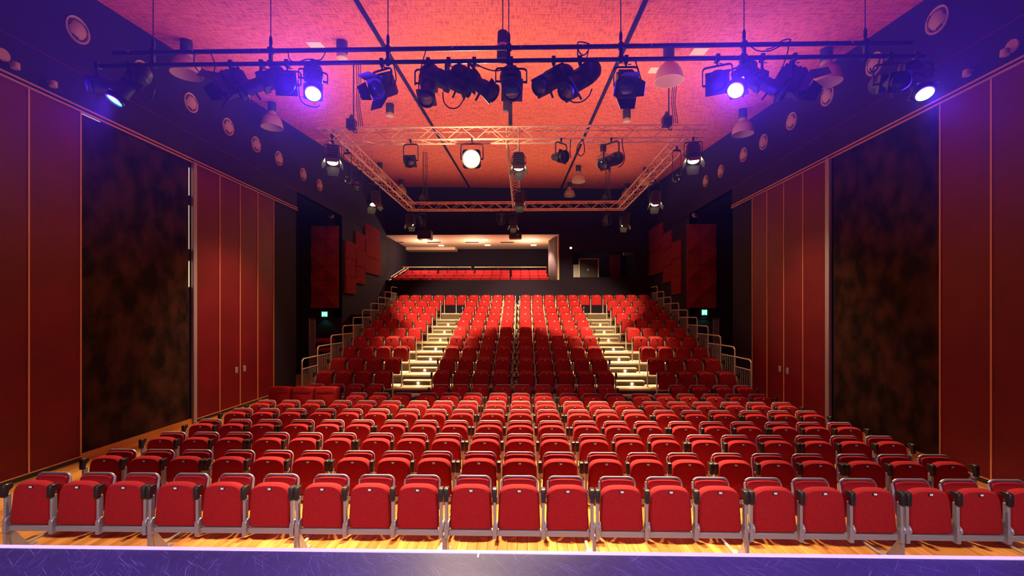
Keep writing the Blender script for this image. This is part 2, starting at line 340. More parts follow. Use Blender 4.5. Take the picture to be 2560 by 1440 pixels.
# balcony room
br = struct('wall_balcony', MB().bb((-8.6, 34.6, 4), (2.6, 34.8, 7.7)).bb((-8.75, YB + .2, 4), (-8.5, 34.8, 7.7)).bb((ox1 + .05, YB + .2, 4), (ox1 + .2, 34.8, 7.7)).bb((-8.6, YB + .2, 4.0), (2.6, 34.8, 4.1)), 'char2')
bc = struct('ceiling_balcony', MB().bb((-8.6, YB + .2, oz1 + .0), (ox1 + .1, 34.6, oz1 + .1)), 'cream')
put('bulkhead_end', MB().lathe([(0.9, 0), (0.9, .12)], 20, 'x', (ox1 - .16, YB + 3.2, oz1 - .1)).mesh('bulkhead_end', 'cream'), bc)
put('soffit_step', MB().bb((-8.5, 33.4, oz1 - .2), (-4.9, 34.6, oz1)).mesh('soffit_step', 'cream', smooth=False), bc)
for px, py in ((965, 601), (988, 614), (1087, 600), (1103, 614), (1212, 600), (1219, 613), (1337, 599), (1334, 613)):
    q = atZ(px, py, oz1 - .01)
    d = put('downlight', MB().lathe([(0.19, -.012), (0.19, .008)], 14, 'z').mesh('downlight', 'e_down'), bc, q)
for px in (992, 1085, 1180, 1268):
    q = atZ(px, 606, oz1 - .01); put('air_grille', MB().box((0, 0, 0), (.9, .25, .02)).mesh('air_grille', 'char2'), bc, q)
for x in (-6.5, -3.2, 0.4):
    point((x, 30.6, oz1 - .9), 190, (1.0, 0.6, 0.36), 0.1)
for x_, pw_ in ((-6.6, 420), (-4.1, 420), (-1.6, 420), (0.9, 900)): spot((x_, 29.0, oz1 - .05), (x_, 29.6, 4.8), pw_, (1.0, .66, .5), 95, .5)
# control room
cr_ = struct('wall_control_room', MB().bb((cx0 - .2, 31.0, 4.5), (cx1 + .3, 31.2, 7)).bb((cx0 - .3, YB + .2, 4.5), (cx0 - .15, 31.2, 7)).bb((cx1 + .15, YB + .2, 4.5), (cx1 + .3, 31.2, 7)).bb((cx0 - .3, YB + .2, 4.55), (cx1 + .3, 31.2, 4.65)).bb((cx0 - .3, YB + .2, 6.9), (cx1 + .3, 31.2, 7)), 'char2')
put('red_wall_strip', MB().bb((atY(1524, 640, 30.9).x, 30.9, 4.7), (atY(1552, 640, 30.9).x, 31, 6.7)).mesh('red', 'wallred', smooth=False), cr_)
b0, b1 = atY(1447, 690, 28.9), atY(1497, 646, 28.9)
scr = thing('control_booth', 'dark control booth box with pale frame in the control room window', 'booth', (b0.x, 28.9, 4.65))
k = MB(); W_, H_ = b1.x - b0.x, b1.z - 4.65
put('frame', MB().bb((0, 0, 0), (.05, .06, H_)).bb((W_ - .05, 0, .35), (W_, .06, H_)).bb((0, 0, H_ - .05), (W_, .06, H_)).mesh('frame', 'alu', smooth=False), scr)
put('panel', MB().bb((.05, .03, 0), (W_ - .05, .08, H_ - .05)).mesh('panel', 'black', smooth=False), scr)
put('lens', MB().lathe([(.07, -.02), (.07, .03)], 14, 'y', (W_ * .46, .02, H_ * .55)).mesh('lens', 'grey'), scr)
point((5.0, 29.6, 6.7), 14, (1.0, .6, .5), .1)  # fixtureless light added to brighten the control room
q0, q1 = atY(1559, 638, 29), atY(1585, 631, 29)
ac = thing('air_conditioner', 'white wall unit high at the right of the control room window', 'air conditioner', (q0.x, 29, q0.z))
put('casing', MB().bb((0, 0, 0), (q1.x - q0.x, .2, q1.z - q0.z)).mesh('casing', 'white', bevel=.02), ac)
q0, q1 = atY(1433, 680, 29), atY(1447, 661, 29)
eq = thing('equipment_rack', 'small grey rack beside the booth in the control room window', 'rack', (q0.x, 29, 4.65))
put('casing', MB().bb((0, 0, 0), (q1.x - q0.x, .3, q1.z - 4.65)).mesh('casing', 'grey', bevel=.01), eq)
q = atY(1427, 620, YB - .06)
cl = thing('wall_lamp', 'small lit lamp on the dark back wall above the control room window', 'lamp', q)
put('housing', MB().lathe([(.10, .05), (.12, -.02), (.05, -.03)], 12, 'y').mesh('housing', 'black'), cl)
put('bulb', MB().lathe([(.001, -.09), (.05, -.07), (.06, -.03)], 12, 'y').mesh('bulb', 'e_down'), cl)
# curtain at the right end of the balcony opening
cb, ct = atY(1378, 700, YB + .5), atY(1397, 600, YB + .5)
pts = []
for i in range(61):
    t = i / 60; pts.append((1.72 + 0.44 * t + 0.05 * math.cos(t * 2 * PI * 8), YB + .4 + 1.5 * (1 - t) + 0.09 * math.sin(t * 2 * PI * 8)))
mb = MB()
for (x0, y0), (x1, y1) in zip(pts[:-1], pts[1:]): mb.quad((x0, y0, 4.2), (x1, y1, 4.2), (x1, y1, oz1 - .1), (x0, y0, oz1 - .1))
cu = tag(put('curtain', mb.mesh('curtain', 'drape')), 'pale pleated curtain at the right end of the balcony opening', 'curtain')
so = cu.modifiers.new('thick', 'SOLIDIFY'); so.thickness = 0.012
put('opening_jamb', MB().bb((ox1 - .06, YB - .05, oz0), (ox1 + .02, YB + .25, oz1)).mesh('jamb', 'cream', smooth=False), wall_back)

# balcony handrails
for (a, b, nm) in ((1007, 1178, 'left'), (1186, 1366, 'right')):
    p0, p1 = atY(a, 668, 31.9), atY(b, 668, 31.9)
    r = thing('balcony_handrail', 'chrome handrail behind the %s half of the balcony seats' % nm, 'handrail', (p0.x, 31.9, 4.1))
    put('top_rail', MB().rod((0, 0, p0.z - 4.1), (p1.x - p0.x, 0, p1.z - 4.1), .03).mesh('rail', 'alu'), r)
    for i in range(4):
        x = (p1.x - p0.x) * i / 3; put('post', MB().rod((x, 0, 0), (x, 0, p0.z - 4.1), .025).mesh('post', 'black'), r)
r = thing('balcony_stair_rail', 'dark sloping stair rails left of the balcony seats', 'handrail', (atY(962, 699, 29).x, 29, 4.1))
for dx in (0, .25):
    put('rail', MB().tube([(dx, 0, .75), (dx + .75, 2.0, 1.75), (dx + .75, 2.0, .5)], .025).mesh('rail', 'alu'), r)
# balcony seats
def outline(hb, ht, z0, z1, hz, e=3.0, n=18, rb=0.03):
    pts = [(hb - rb, z0), (hb - rb * .3, z0 + rb * .3), (hb, z0 + rb)]
    for i in range(n + 1):
        t = PI * i / n; c, s_ = math.cos(t), math.sin(t)
        pts.append((ht * math.copysign(abs(c) ** (2 / e), c), z1 - hz + hz * abs(s_) ** (2 / e)))
    pts += [(-hb, z0 + rb), (-hb + rb * .3, z0 + rb * .3), (-hb + rb, z0)]
    return pts
def pad(ol, y_of, th, ins=(0.0, 0.0, 0.02, 0.055), fr=(0, .55, .9, 1.0)):
    zs = [p_[1] for p_ in ol]; cz = (min(zs) + max(zs)) / 2; hw = max(p_[0] for p_ in ol); hz = (max(zs) - min(zs)) / 2
    rg = []
    for d, f in zip(ins, fr):
        rg.append([((x * (1 - d / hw)), y_of(z) - th * f, cz + (z - cz) * (1 - d / hz)) for x, z in ol])
    return MB().rings(rg)
lounge_back = pad(outline(.285, .285, .42, .90, .05, 5), lambda z: .12 + .1 * (z - .4), .14, (0, 0, .02, .05)).mesh('backrest', 'fabric')
lounge_bolster = pad(outline(.275, .265, .74, .905, .08, 3, rb=.06), lambda z: .07 + .1 * (z - .4), .09, (.02, 0, .015, .05)).mesh('bolster', 'fabric')
lounge_seat = pad(outline(.28, .28, .36, .46, .04, 5, rb=.02), lambda z: .05, .40, (0, 0, .02, .03)).mesh('seat', 'fabric')
lounge_base = MB().bb((-.26, -.2, 0), (.26, .1, .36)).mesh('base', 'black', bevel=.01)
def lounge(loc, label, group, sx=1.0):
    o = thing('padded_seat', label, 'seat', loc, group); o.scale = (sx, 1, 1)
    put('backrest', lounge_back, o); put('seat', lounge_seat, o); put('base', lounge_base, o); return o
for rn, (nm, Y, y, groups) in enumerate((('front', 28.75, 692.5, ((977.6, 1072), (1077, 1172), (1177, 1272.5), (1276, 1373))),
                          ('middle', 29.8, 684, ((992.7, 1083), (1088, 1180), (1184, 1274), (1279, 1369))),
                          ('back', 30.85, 675.5, ((1008, 1093), (1097, 1184.5), (1188, 1274), (1279, 1367))))):
    n = 0
    zt = atY(1200, y, Y).z
    for a, b in groups:
        xa, xb_ = atY(a, y, Y).x, atY(b, y, Y).x; pw = (xb_ - xa) / 4
        for i in range(4):
            lounge((xa + pw * (i + .5), Y, zt - .90), 'padded red seat in the %s balcony row, %s from the left' % (nm, ORD[n]), 'padded seats in the balcony', pw / .575); n += 1
    tag(put('balcony_tier', MB().bb((-8.4, Y - .45, 3.9), (ox1, Y + .6, zt - .905)).mesh('tier', 'carpet', smooth=False)), kind='structure')
# hanging dark boxes above the opening
for nm, (a, b, c, d) in (('left', (1046, 1080, 577, 599)), ('right', (1273, 1304, 584, 597))):
    p0, p1 = atY(a, d, 26.5), atY(b, c, 26.5)
    bx = thing('projector', 'dark boxy projector hanging above the balcony opening, %s of the two' % nm, 'projector', ((p0.x + p1.x) / 2, 26.5, p0.z))
    wd, ht = p1.x - p0.x, p1.z - p0.z
    put('casing', MB().bb((-wd / 2, -.3, 0), (wd / 2, .3, ht)).mesh('casing', 'black', bevel=.02), bx)
    put('lens', MB().lathe([(.07, -.36), (.09, -.30)], 12, 'y', (wd * .2, 0, ht * .5)).mesh('lens', 'lens'), bx)
    put('drop_pole', MB().rod((0, 0, ht), (0, 0, ceil_z(p0.x, 26.5) - p0.z), .03).mesh('pole', 'black'), bx)

# ------------------------------------------------------------------ haze added to give the blue lamps their glow
HZ = 0.012
if HZ:
    hm = bpy.data.materials.new('glow_haze'); hm.use_nodes = True; hn = hm.node_tree.nodes; hn.clear()
    ho = hn.new('ShaderNodeOutputMaterial'); hs = hn.new('ShaderNodeVolumeScatter'); hs.inputs['Density'].default_value = HZ; hs.inputs['Anisotropy'].default_value = 0.0
    hl = hm.node_tree.links; hl.new(hs.outputs[0], ho.inputs['Volume']); M['haze'] = hm
    hg = hn.new('ShaderNodeNewGeometry'); hx = hn.new('ShaderNodeSeparateXYZ'); hr = hn.new('ShaderNodeMapRange'); hr.interpolation_type = 'SMOOTHSTEP'   # haze thins out below the rig
    hr.inputs['From Min'].default_value = 3.0; hr.inputs['From Max'].default_value = 5.9; hr.inputs['To Max'].default_value = HZ
    hl.new(hg.outputs['Position'], hx.inputs[0]); hl.new(hx.outputs['Z'], hr.inputs['Value']); hl.new(hr.outputs[0], hs.inputs['Density'])
    tag(put('haze', MB().bb((-8.3, 2.2, 3.0), (7.55, 6.0, 7.45)).mesh('haze', 'haze', smooth=False)), 'thin added haze around the lighting bar for the blue lamp glow', 'haze', None, 'stuff')

# ------------------------------------------------------------------ acoustic panels, exit signs, doors
def acoustic_cols(side, X, s, cols):
    y0 = atX(cols[0][0], 700, X).y
    t = thing('acoustic_panelling', 'stepped cluster of red acoustic panels on the %s wall near the back' % side, 'panelling', (X, y0, 0))
    for (pa, pb, top, bot) in cols:
        ya, yb = atX(pa, 700, X).y, atX(pb, 700, X).y
        zt = atX((pa + pb) / 2, top, X).z; zb = atX((pa + pb) / 2, bot, X).z
        n = max(1, round((zt - zb) / .78)); hgt = (zt - zb) / n
        for i in range(n):
            tl = 0.02 + 0.015 * ((i * 7 + int(pa)) % 3)
            put('panel', MB().bb((s * .01, ya - y0 + .008, zb + hgt * i + .008), (s * (.06 + tl), yb - y0 - .008, zb + hgt * (i + 1) - .008)).mesh('panel', 'felt', bevel=.006, smooth=False), t)
acoustic_cols('left', -8.40, 1, ((860, 886, 605, 735), (886, 910, 583, 710), (910, 947, 566, 686)))
acoustic_cols('right', XR + .05, -1, ((1706, 1683, 602, 736), (1683, 1661, 580, 706), (1661, 1626, 565, 686)))
for side, (a, b) in (('left', (779, 848)), ('right', (1717, 1790))):
    p0, p1 = atY(a, 770, YR - .01), atY(b, 565 if side == 'left' else 560, YR - .01)
    t = thing('diffuser_panel', 'dark red panel of diamond relief tiles beside the %s exit' % side, 'panel', (p0.x, YR, p0.z))
    tw, thh = (p1.x - p0.x) / 2, (p1.z - p0.z) / 6
    for i in range(2):
        for j in range(6):
            x0, z0 = i * tw, j * thh; x1, z1 = x0 + tw - .01, z0 + thh - .01
            up = (i + j) % 2
            mb = MB(); A, B, C, D = (x0, -.03, z0), (x1, -.03, z0), (x1, -.03, z1), (x0, -.03, z1)
            if up: B = (x1, -.12, z0); D = (x0, -.12, z1)
            else: A = (x0, -.12, z0); C = (x1, -.12, z1)
            mb.v = [A, B, C, D, (x0, -.002, z0), (x1, -.002, z0), (x1, -.002, z1), (x0, -.002, z1)]
            mb.f = ([(0, 1, 3), (1, 2, 3)] if up else [(0, 1, 2), (0, 2, 3)]) + [(0, 4, 5, 1), (1, 5, 6, 2), (2, 6, 7, 3), (3, 7, 4, 0), (4, 7, 6, 5)]
            mb.mi = [0] * len(mb.f)
            put('tile', mb.mesh('tile', 'felt', smooth=False), t)
def exit_sign(side, a, b, c, d):
    p0, p1 = atY(a, d, YR - .12), atY(b, c, YR - .12); W_, H_ = p1.x - p0.x, p1.z - p0.z
    t = thing('exit_sign', 'green running-figure exit sign above the %s door' % side, 'exit sign', (p0.x, YR - .12, p0.z))
    put('casing', MB().bb((-.02, .0, -.02), (W_ + .02, .1, H_ + .02)).mesh('casing', 'black', bevel=.01), t)
    put('face', MB().bb((0, -.012, 0), (W_, -.001, H_)).mesh('face', 'e_exit', smooth=False), t)
    g = MB(); u = H_ / 10
    g.bb((.03, -.02, u), (W_ * .30, -.013, H_ - u)); g.bb((W_ * .72, -.02, u), (W_ - .03, -.013, H_ - u))
    cx = W_ * .50
    g.lathe([(u * .9, -.02), (u * .9, -.013)], 10, 'y', (cx + u * .4, 0, u * 8.0))
    for (x0, z0, x1, z1) in ((0.2, 7, -.4, 4.4), (-.4, 4.4, 1.2, 3.2), (1.2, 3.2, .6, 1.2), (-.4, 4.4, -1.4, 2.6), (-1.4, 2.6, -2.4, 2.4), (.2, 6.6, 1.7, 5.2), (.2, 6.6, -1.5, 5.6)):
        g.rod((cx + x0 * u, -.016, z0 * u), (cx + x1 * u, -.016, z1 * u), u * .35, 6)
    put('pictogram', g.mesh('pictogram', 'e_exitw', smooth=False), t)
    spot((p0.x + W_ / 2, YR - .2, p0.z - .05), (p0.x + W_ / 2, YR - .1, 0), 4, (0.1, 0.9, 0.6), 120)
exit_sign('left', 804, 819, 779, 792); exit_sign('right', 1754, 1768, 774, 788)
# left doorway with things stored in it
d0, d1 = atY(790, 797, YR), atY(852, 797, YR)
dr = struct('door_1', MB().bb((d0.x, YR - .02, 0), (d1.x, YR - .005, d0.z)), 'black')
put('door_frame', MB().bb((d0.x - .06, YR - .07, 0), (d0.x, YR, d0.z + .06)).bb((d1.x, YR - .07, 0), (d1.x + .06, YR, d0.z + .06)).bb((d0.x, YR - .07, d0.z), (d1.x, YR, d0.z + .06)).mesh('frame', 'char', smooth=False), dr)
e0, e1 = atY(1790, 797, YR), atY(1722, 797, YR)
dr2 = struct('door_2', MB().bb((e1.x, YR - .02, 0), (e0.x, YR - .005, e0.z)), 'black')
put('door_frame', MB().bb((e0.x, YR - .07, 0), (e0.x + .06, YR, e0.z + .06)).bb((e1.x, YR - .07, e0.z), (e0.x, YR, e0.z + .06)).mesh('frame', 'char', smooth=False), dr2)
for side, px0, px1, yt in (('left', 772, 788, 796), ('right', 1783, 1798, 796)):
    p0 = atY(px0, yt, 19.3); p1 = atY(px1, yt, 19.3)
    t = thing('louvred_screen', 'tall narrow grey louvred screen standing by the %s exit door' % side, 'screen', (p0.x, 19.3, 0)); wd = p1.x - p0.x
    put('frame', MB().bb((0, 0, 0), (.03, .04, p0.z)).bb((wd - .03, 0, 0), (wd, .04, p0.z)).bb((0, 0, p0.z - .03), (wd, .04, p0.z)).bb((0, 0, 0), (wd, .04, .03)).mesh('frame', 'grey', smooth=False), t)
    sm = MB().box((0, 0, 0), (wd - .06, .05, .028), Matrix.Rotation(.5, 3, 'X')).mesh('slat', 'rail', smooth=False)
    n = 34
    for i in range(n): put('slat', sm, t, (wd / 2, .02, .06 + (p0.z - .1) * i / n))
for i, (z0, px, n) in enumerate(((845, 812, 'topmost'), (868, 815, 'second from the top'), (885, 817, 'third from the top'))):
    q = atY(px, z0, 19.6)
    t = thing('spare_cushion', 'red seat cushion stacked in the left doorway, %s' % n, 'cushion', (q.x, 19.6, q.z), 'spare cushions in the left doorway')
    put('pad', MB().box((0, 0, -.12), (.72, .5, .2)).mesh('pad', 'fabric', bevel=.05), t)
q = atY(815, 850, 19.6)
t = thing('storage_trolley', 'dark trolley holding spare red cushions in the left doorway', 'trolley', (q.x, 19.6, 0))
put('shelf', MB().bb((-.42, -.28, q.z - .62), (.42, .3, q.z - .58)).bb((-.42, -.28, .1), (.42, .3, .16)).mesh('shelf', 'black'), t)
for sx in (-.4, .4):
    for sy in (-.26, .28): put('post', MB().rod((sx, sy, 0), (sx, sy, q.z + .25), .02).mesh('post', 'black'), t)
put('back_panel', MB().bb((-.4, .26, .1), (.4, .3, q.z + .3)).mesh('panel', 'char2'), t)
put('cushion_support', MB().bb((-.3, -.2, .16), (.3, .2, q.z - .62)).mesh('support', 'fabric', bevel=.03), t)
for side, px, X in (('left', 826, -8.36), ('right', 1740, XR)):
    q = atY(px, 538 if side == 'left' else 536, YR - .16)
    t = thing('security_camera', 'small white dome camera high on the dark %s wall' % side, 'camera', q)
    put('base', MB().lathe([(.12, .16), (.13, .06), (.10, 0)], 16, 'y').mesh('base', 'white'), t)
    put('dome', MB().lathe([(.09, 0), (.08, -.05), (.04, -.09), (.001, -.1)], 16, 'y').mesh('dome', 'lens'), t)

# ------------------------------------------------------------------ jet diffusers and small fittings on the bulkheads
jet_ring = MB().lathe([(.235, 0), (.24, .02), (.235, .035), (.205, .03), (.195, 0)], 28, 'x', closed=True).mesh('ring', 'white')
jet_bowl = MB().lathe([(.165, .012), (.155, .03), (.145, .05), (.10, .085), (.05, .10), (.001, .105)], 28, 'x').mesh('nozzle', 'white')
jet_slot = MB().box((0, .0, 0), (.014, .06, .11)).mesh('slot', 'black')
jet_gap_shade = MB().lathe([(.20, .004), (.155, .006)], 28, 'x', closed=True).mesh('gap_shade', 'plastic')  # black ring painting the shade between rim and nozzle
jl = [(192, 75), (355, 180), (476, 257), (569, 317), (639, 361), (696, 396), (757, 436), (798, 463)]
jr = [(2345, 50), (2188, 160), (2070, 240), (1980, 303), (1910, 355), (1860, 387), (1803, 428), (1765, 453)]
for side, lst, X, s in (('left', jl, XL, 1), ('right', jr, XR, -1)):
    for i, (px, py) in enumerate(lst):
        q = atX(px, py, X)
        t = thing('air_diffuser', 'round pale air diffuser high on the %s wall, %s from the stage' % (side, ORD[i]), 'air diffuser', q, 'round air diffusers')
        t.scale = (s, 1, 1)
        put('ring', jet_ring, t); put('nozzle', jet_bowl, t); put('gap_shade', jet_gap_shade, t)
        for a in (0.6, 2.7, 4.4): put('slot', jet_slot, t, (.03, .175 * math.cos(a), .175 * math.sin(a)), (a, 0, 0))
for side, X, s, lst in (('left', XL, 1, ((22, 165, 'nearest the stage'), (118, 211, 'second from the stage'))), ('right', XR, -1, ((2530, 132, 'nearest the stage'), (2434, 183, 'second from the stage')))):
    for px, py, nm in lst:
        q = atX(px, py, X)
        t = thing('wall_spotlight', 'small white spotlight on the %s bulkhead, %s' % (side, nm), 'spotlight', q); t.scale = (s, 1, 1)
        put('arm', MB().rod((0, 0, .05), (.12, 0, .05), .012).mesh('arm', 'white'), t)
        put('head', MB().lathe([(.03, .055), (.055, .04), (.06, -.05), (.05, -.06)], 14, 'z', (.13, -.02, 0)).mesh('head', 'white'), t)
for side, X, s, px, py in (('left', XL, 1, 5, 137), ('right', XR, -1, 2533, 115)):
    q = atX(px, py, X)
    t = thing('wall_disc', 'flat round pale disc fitting at the frame edge of the %s bulkhead' % side, 'fitting', q)
    put('disc', MB().lathe([(.10, 0), (.10, s * .03), (.08, s * .04)], 18, 'x').mesh('disc', 'white'), t)

# ------------------------------------------------------------------ high-bay pendants under the ceiling
pen_can = MB().lathe([(.12, 0), (.125, -.06), (.125, -.28), (.11, -.30)], 18, 'z').mesh('canister', 'black')
pen_neck = MB().lathe([(.10, -.30), (.12, -.33), (.12, -.40), (.10, -.41)], 18, 'z').mesh('collar', 'white')
pen_dome = MB().lathe([(.12, -.40), (.20, -.45), (.27, -.55), (.31, -.68), (.325, -.80), (.315, -.80), (.30, -.68), (.26, -.56), (.19, -.46), (.11, -.41)], 24, 'z', closed=True).mesh('dome', 'pink')
pen = [(466, 101, 1, 'over the left end of the lighting bar'), (1672, 118, 1, 'behind the bar, right of centre'), (2066, 122, 1, 'behind the right end of the bar'),
       (680, 256, 1, 'below the left blue lamp'), (1857, 273, 1, 'below the right blue lamp'), (1508, 362, 1, 'behind the long spotlight'), (1446, 414, 1, 'right of the slanted ceiling track'),
       (1424, 456, 1, 'at the back edge of the ceiling'), (950, 407, 1, 'left half, behind the truss'), (1003, 449, 1, 'left, at the back edge of the ceiling'),
       (1614, 419, 1, 'beside the right truss arm'), (1567, 459, 1, 'at the right back corner'), (835, 330, 1, 'beside the left front corner of the truss'),
       (855, 103, 0, 'left of the left ceiling track'), (975, 260, 0, 'below the left barn-door lamp'), (1567, 274, 0, 'below the right barn-door lamp')]
for px, py, dome, lab in pen:
    q = atC(px, py); q.z += .01
    t = thing('pendant_lamp' if dome else 'ceiling_downlight', ('black canister pendant with opal dome, ' if dome else 'black canister ceiling light, ') + lab, 'pendant lamp' if dome else 'ceiling light', q, 'pendants under the ceiling' if dome else None)
    put('canister', pen_can, t); put('collar', pen_neck, t)
    if dome: put('dome', pen_dome, t)
q = atY(1257, 78, 6.6)
t = thing('speaker_canister', 'tall black canister with silver band hanging above the bar, centre', 'lamp', (q.x, q.y, q.z))
put('upper_can', MB().lathe([(.05, 0), (.075, -.02), (.08, -.16), (.08, -.2)], 18, 'z').mesh('can', 'black'), t)
put('band', MB().lathe([(.082, -.2), (.085, -.21), (.082, -.235)], 18, 'z').mesh('band', 'alu'), t)
put('lower_can', MB().lathe([(.08, -.235), (.085, -.3), (.09, -.42), (.08, -.42)], 18, 'z').mesh('can', 'black'), t)
put('suspension_rod', MB().rod((0, 0, 0), (0, 0, ceil_z(q.x, q.y) - q.z), .008).mesh('rod', 'black'), t)

# ------------------------------------------------------------------ lighting bar (two pipes, hangers, wires)
YBAR, ZU, ZLo = 5.3, 5.85, 5.70
bar = thing('lighting_bar', 'black two-pipe lighting bar hung across the hall on seven wires', 'lighting bar', (-.2, YBAR, ZLo))
bx_ = lambda x: x + .2
put('upper_pipe', MB().rod((bx_(-4.80), 0, ZU - ZLo), (bx_(4.40), 0, ZU - ZLo), .025, 12).mesh('pipe', 'black'), bar)
put('lower_pipe', MB().rod((bx_(-4.99), 0, 0), (bx_(4.54), 0, 0), .024, 12).mesh('pipe', 'black'), bar)
for px in (383, 677, 970, 1272, 1552, 1860, 2163):
    x = atY(px, 130, YBAR).x
    hg = put('hanger', MB().bb((bx_(x) - .018, -.02, -.04), (bx_(x) + .018, .02, .2)).bb((bx_(x) - .03, -.03, .12), (bx_(x) + .03, .03, .18)).bb((bx_(x) - .03, -.03, -.03), (bx_(x) + .03, .03, .03)).lathe([(.012, .2), (.02, .23), (.02, .29), (.008, .33)], 8, 'z', (bx_(x), 0, 0)).mesh('hanger', 'black', bevel=.003), bar)
    put('suspension_wire', MB().rod((bx_(x), 0, .3), (bx_(x), 0, ceil_z(x, YBAR) - ZLo), .006, 6).mesh('wire', 'black'), bar)
for px in (325, 485, 650, 1132, 1302, 1458, 1627, 1792, 1960, 2127):
    x = atY(px, 118, YBAR).x; put('socket_tag', MB().bb((bx_(x) - .011, -.031, .142), (bx_(x) + .011, -.025, .162)).mesh('tag', 'white'), bar)

# ------------------------------------------------------------------ stage lanterns
prof_b = MB().lathe([(.04, -.30), (.085, -.285), (.105, -.25), (.108, -.20), (.112, -.195), (.112, -.185), (.108, -.18), (.108, -.14), (.112, -.135), (.112, -.125), (.108, -.12), (.104, -.05), (.085, -.02), (.075, .02), (.075, .10), (.083, .105), (.083, .20), (.092, .21), (.095, .28), (.082, .285), (.08, .26)], 20)
prof_b.box((0, -.02, 0), (.19, .07, .19)).box((0, .225, 0), (.205, .012, .205)).rod((.10, -.03, 0), (.15, -.03, 0), .012).rod((0, .12, -.08), (0, .12, -.16), .012).rod((-.10, -.03, 0), (-.15, -.03, 0), .012)
prof_body = prof_b.mesh('body', 'black', bevel=0)
prof_lens = MB().lathe([(.001, .284), (.05, .278), (.079, .266)], 20).mesh('lens', 'lens')
fb = MB().slab([(-.12, -.17, -.10), (.12, -.17, -.10), (.13, .12, -.13), (-.13, .12, -.13)], (0, 0, .001))
fb = MB().rings([[(-.10, -.18, -.10), (.10, -.18, -.10), (.10, -.18, .10), (-.10, -.18, .10)], [(-.125, -.10, -.125), (.125, -.10, -.125), (.125, -.10, .135), (-.125, -.10, .135)], [(-.13, .10, -.13), (.13, .10, -.13), (.13, .10, .13), (-.13, .10, .13)]])
for i in range(5): fb.bb((-.09, -.16 + i * .05, .125), (.09, -.135 + i * .05, .155))
fb.lathe([(.125, .10), (.128, .125), (.10, .125), (.095, .11)], 20).rod((.12, 0, 0), (.16, 0, 0), .014).rod((-.12, 0, 0), (-.16, 0, 0), .014)
fres_body = fb.mesh('body', 'black')
fres_lens = MB().lathe([(.001, .135), (.05, .13), (.098, .115)], 20).mesh('lens', 'lens')
def flap(wd, ln): return MB().slab([(-wd / 2, 0, 0), (wd / 2, 0, 0), (wd * .36, 0, ln), (-wd * .36, 0, ln)], (0, .004, 0)).mesh('barn_door', 'flapm', smooth=False)
M['flapm'] = mat('barn_door_metal', (0.05, 0.045, 0.04), 0.4, 0.3)
flap_big = flap(.25, .17); flap_small = flap(.22, .13)
par_body = MB().lathe([(.03, -.24), (.06, -.23), (.075, -.18), (.08, -.12), (.105, -.06), (.11, .08), (.125, .09), (.125, .11), (.105, .11), (.10, .05)], 20).box((0, .04, 0), (.25, .008, .25)).rod((.10, 0, 0), (.15, 0, 0), .012).rod((-.10, 0, 0), (-.15, 0, 0), .012).mesh('body', 'black')
par_lens = MB().lathe([(.001, .095), (.06, .088), (.104, .07)], 20).mesh('lens', 'lens')
ring_body = MB().lathe([(.14, -.12), (.15, 0), (.16, .01), (.16, .03), (.13, .03), (.125, 0), (.12, -.10)], 8, closed=True).rod((.15, 0, 0), (.17, 0, 0), .012).rod((-.15, 0, 0), (-.17, 0, 0), .012).mesh('body', 'black')
def yoke_mesh():
    w_ = .155; pts = [(-w_, 0, 0), (-w_, 0, .16)]
    for i in range(1, 6): a = PI - PI / 2 * i / 6; pts.append((-w_ + .04 + .04 * math.cos(a), 0, .16 + .04 * math.sin(a)))
    pts += [(-.08, 0, .2), (0, 0, .2)]; pts += [(-x, y, z) for x, y, z in reversed(pts[:-1])]
    mb = MB(); n = len(pts)
    rg = []
    for i, p_ in enumerate(pts):
        p_ = Vector(p_); t = (Vector(pts[min(i + 1, n - 1)]) - Vector(pts[max(i - 1, 0)])).normalized(); nn = Vector((-t.z, 0, t.x))
        rg.append([p_ + nn * .006 + Vector((0, -.014, 0)), p_ + nn * .006 + Vector((0, .014, 0)), p_ - nn * .006 + Vector((0, .014, 0)), p_ - nn * .006 + Vector((0, -.014, 0))])
    return mb.rings(rg).mesh('yoke', 'black')
yoke = yoke_mesh()
clamp = MB().rod((0, 0, -.09), (0, 0, -.02), .011).bb((-.022, -.035, -.045), (.022, .035, .035)).rod((-.0, -.045, 0), (.0, -.02, 0), .02).rod((.02, 0, -.06), (.06, 0, -.06), .006).mesh('clamp', 'black', bevel=.004)
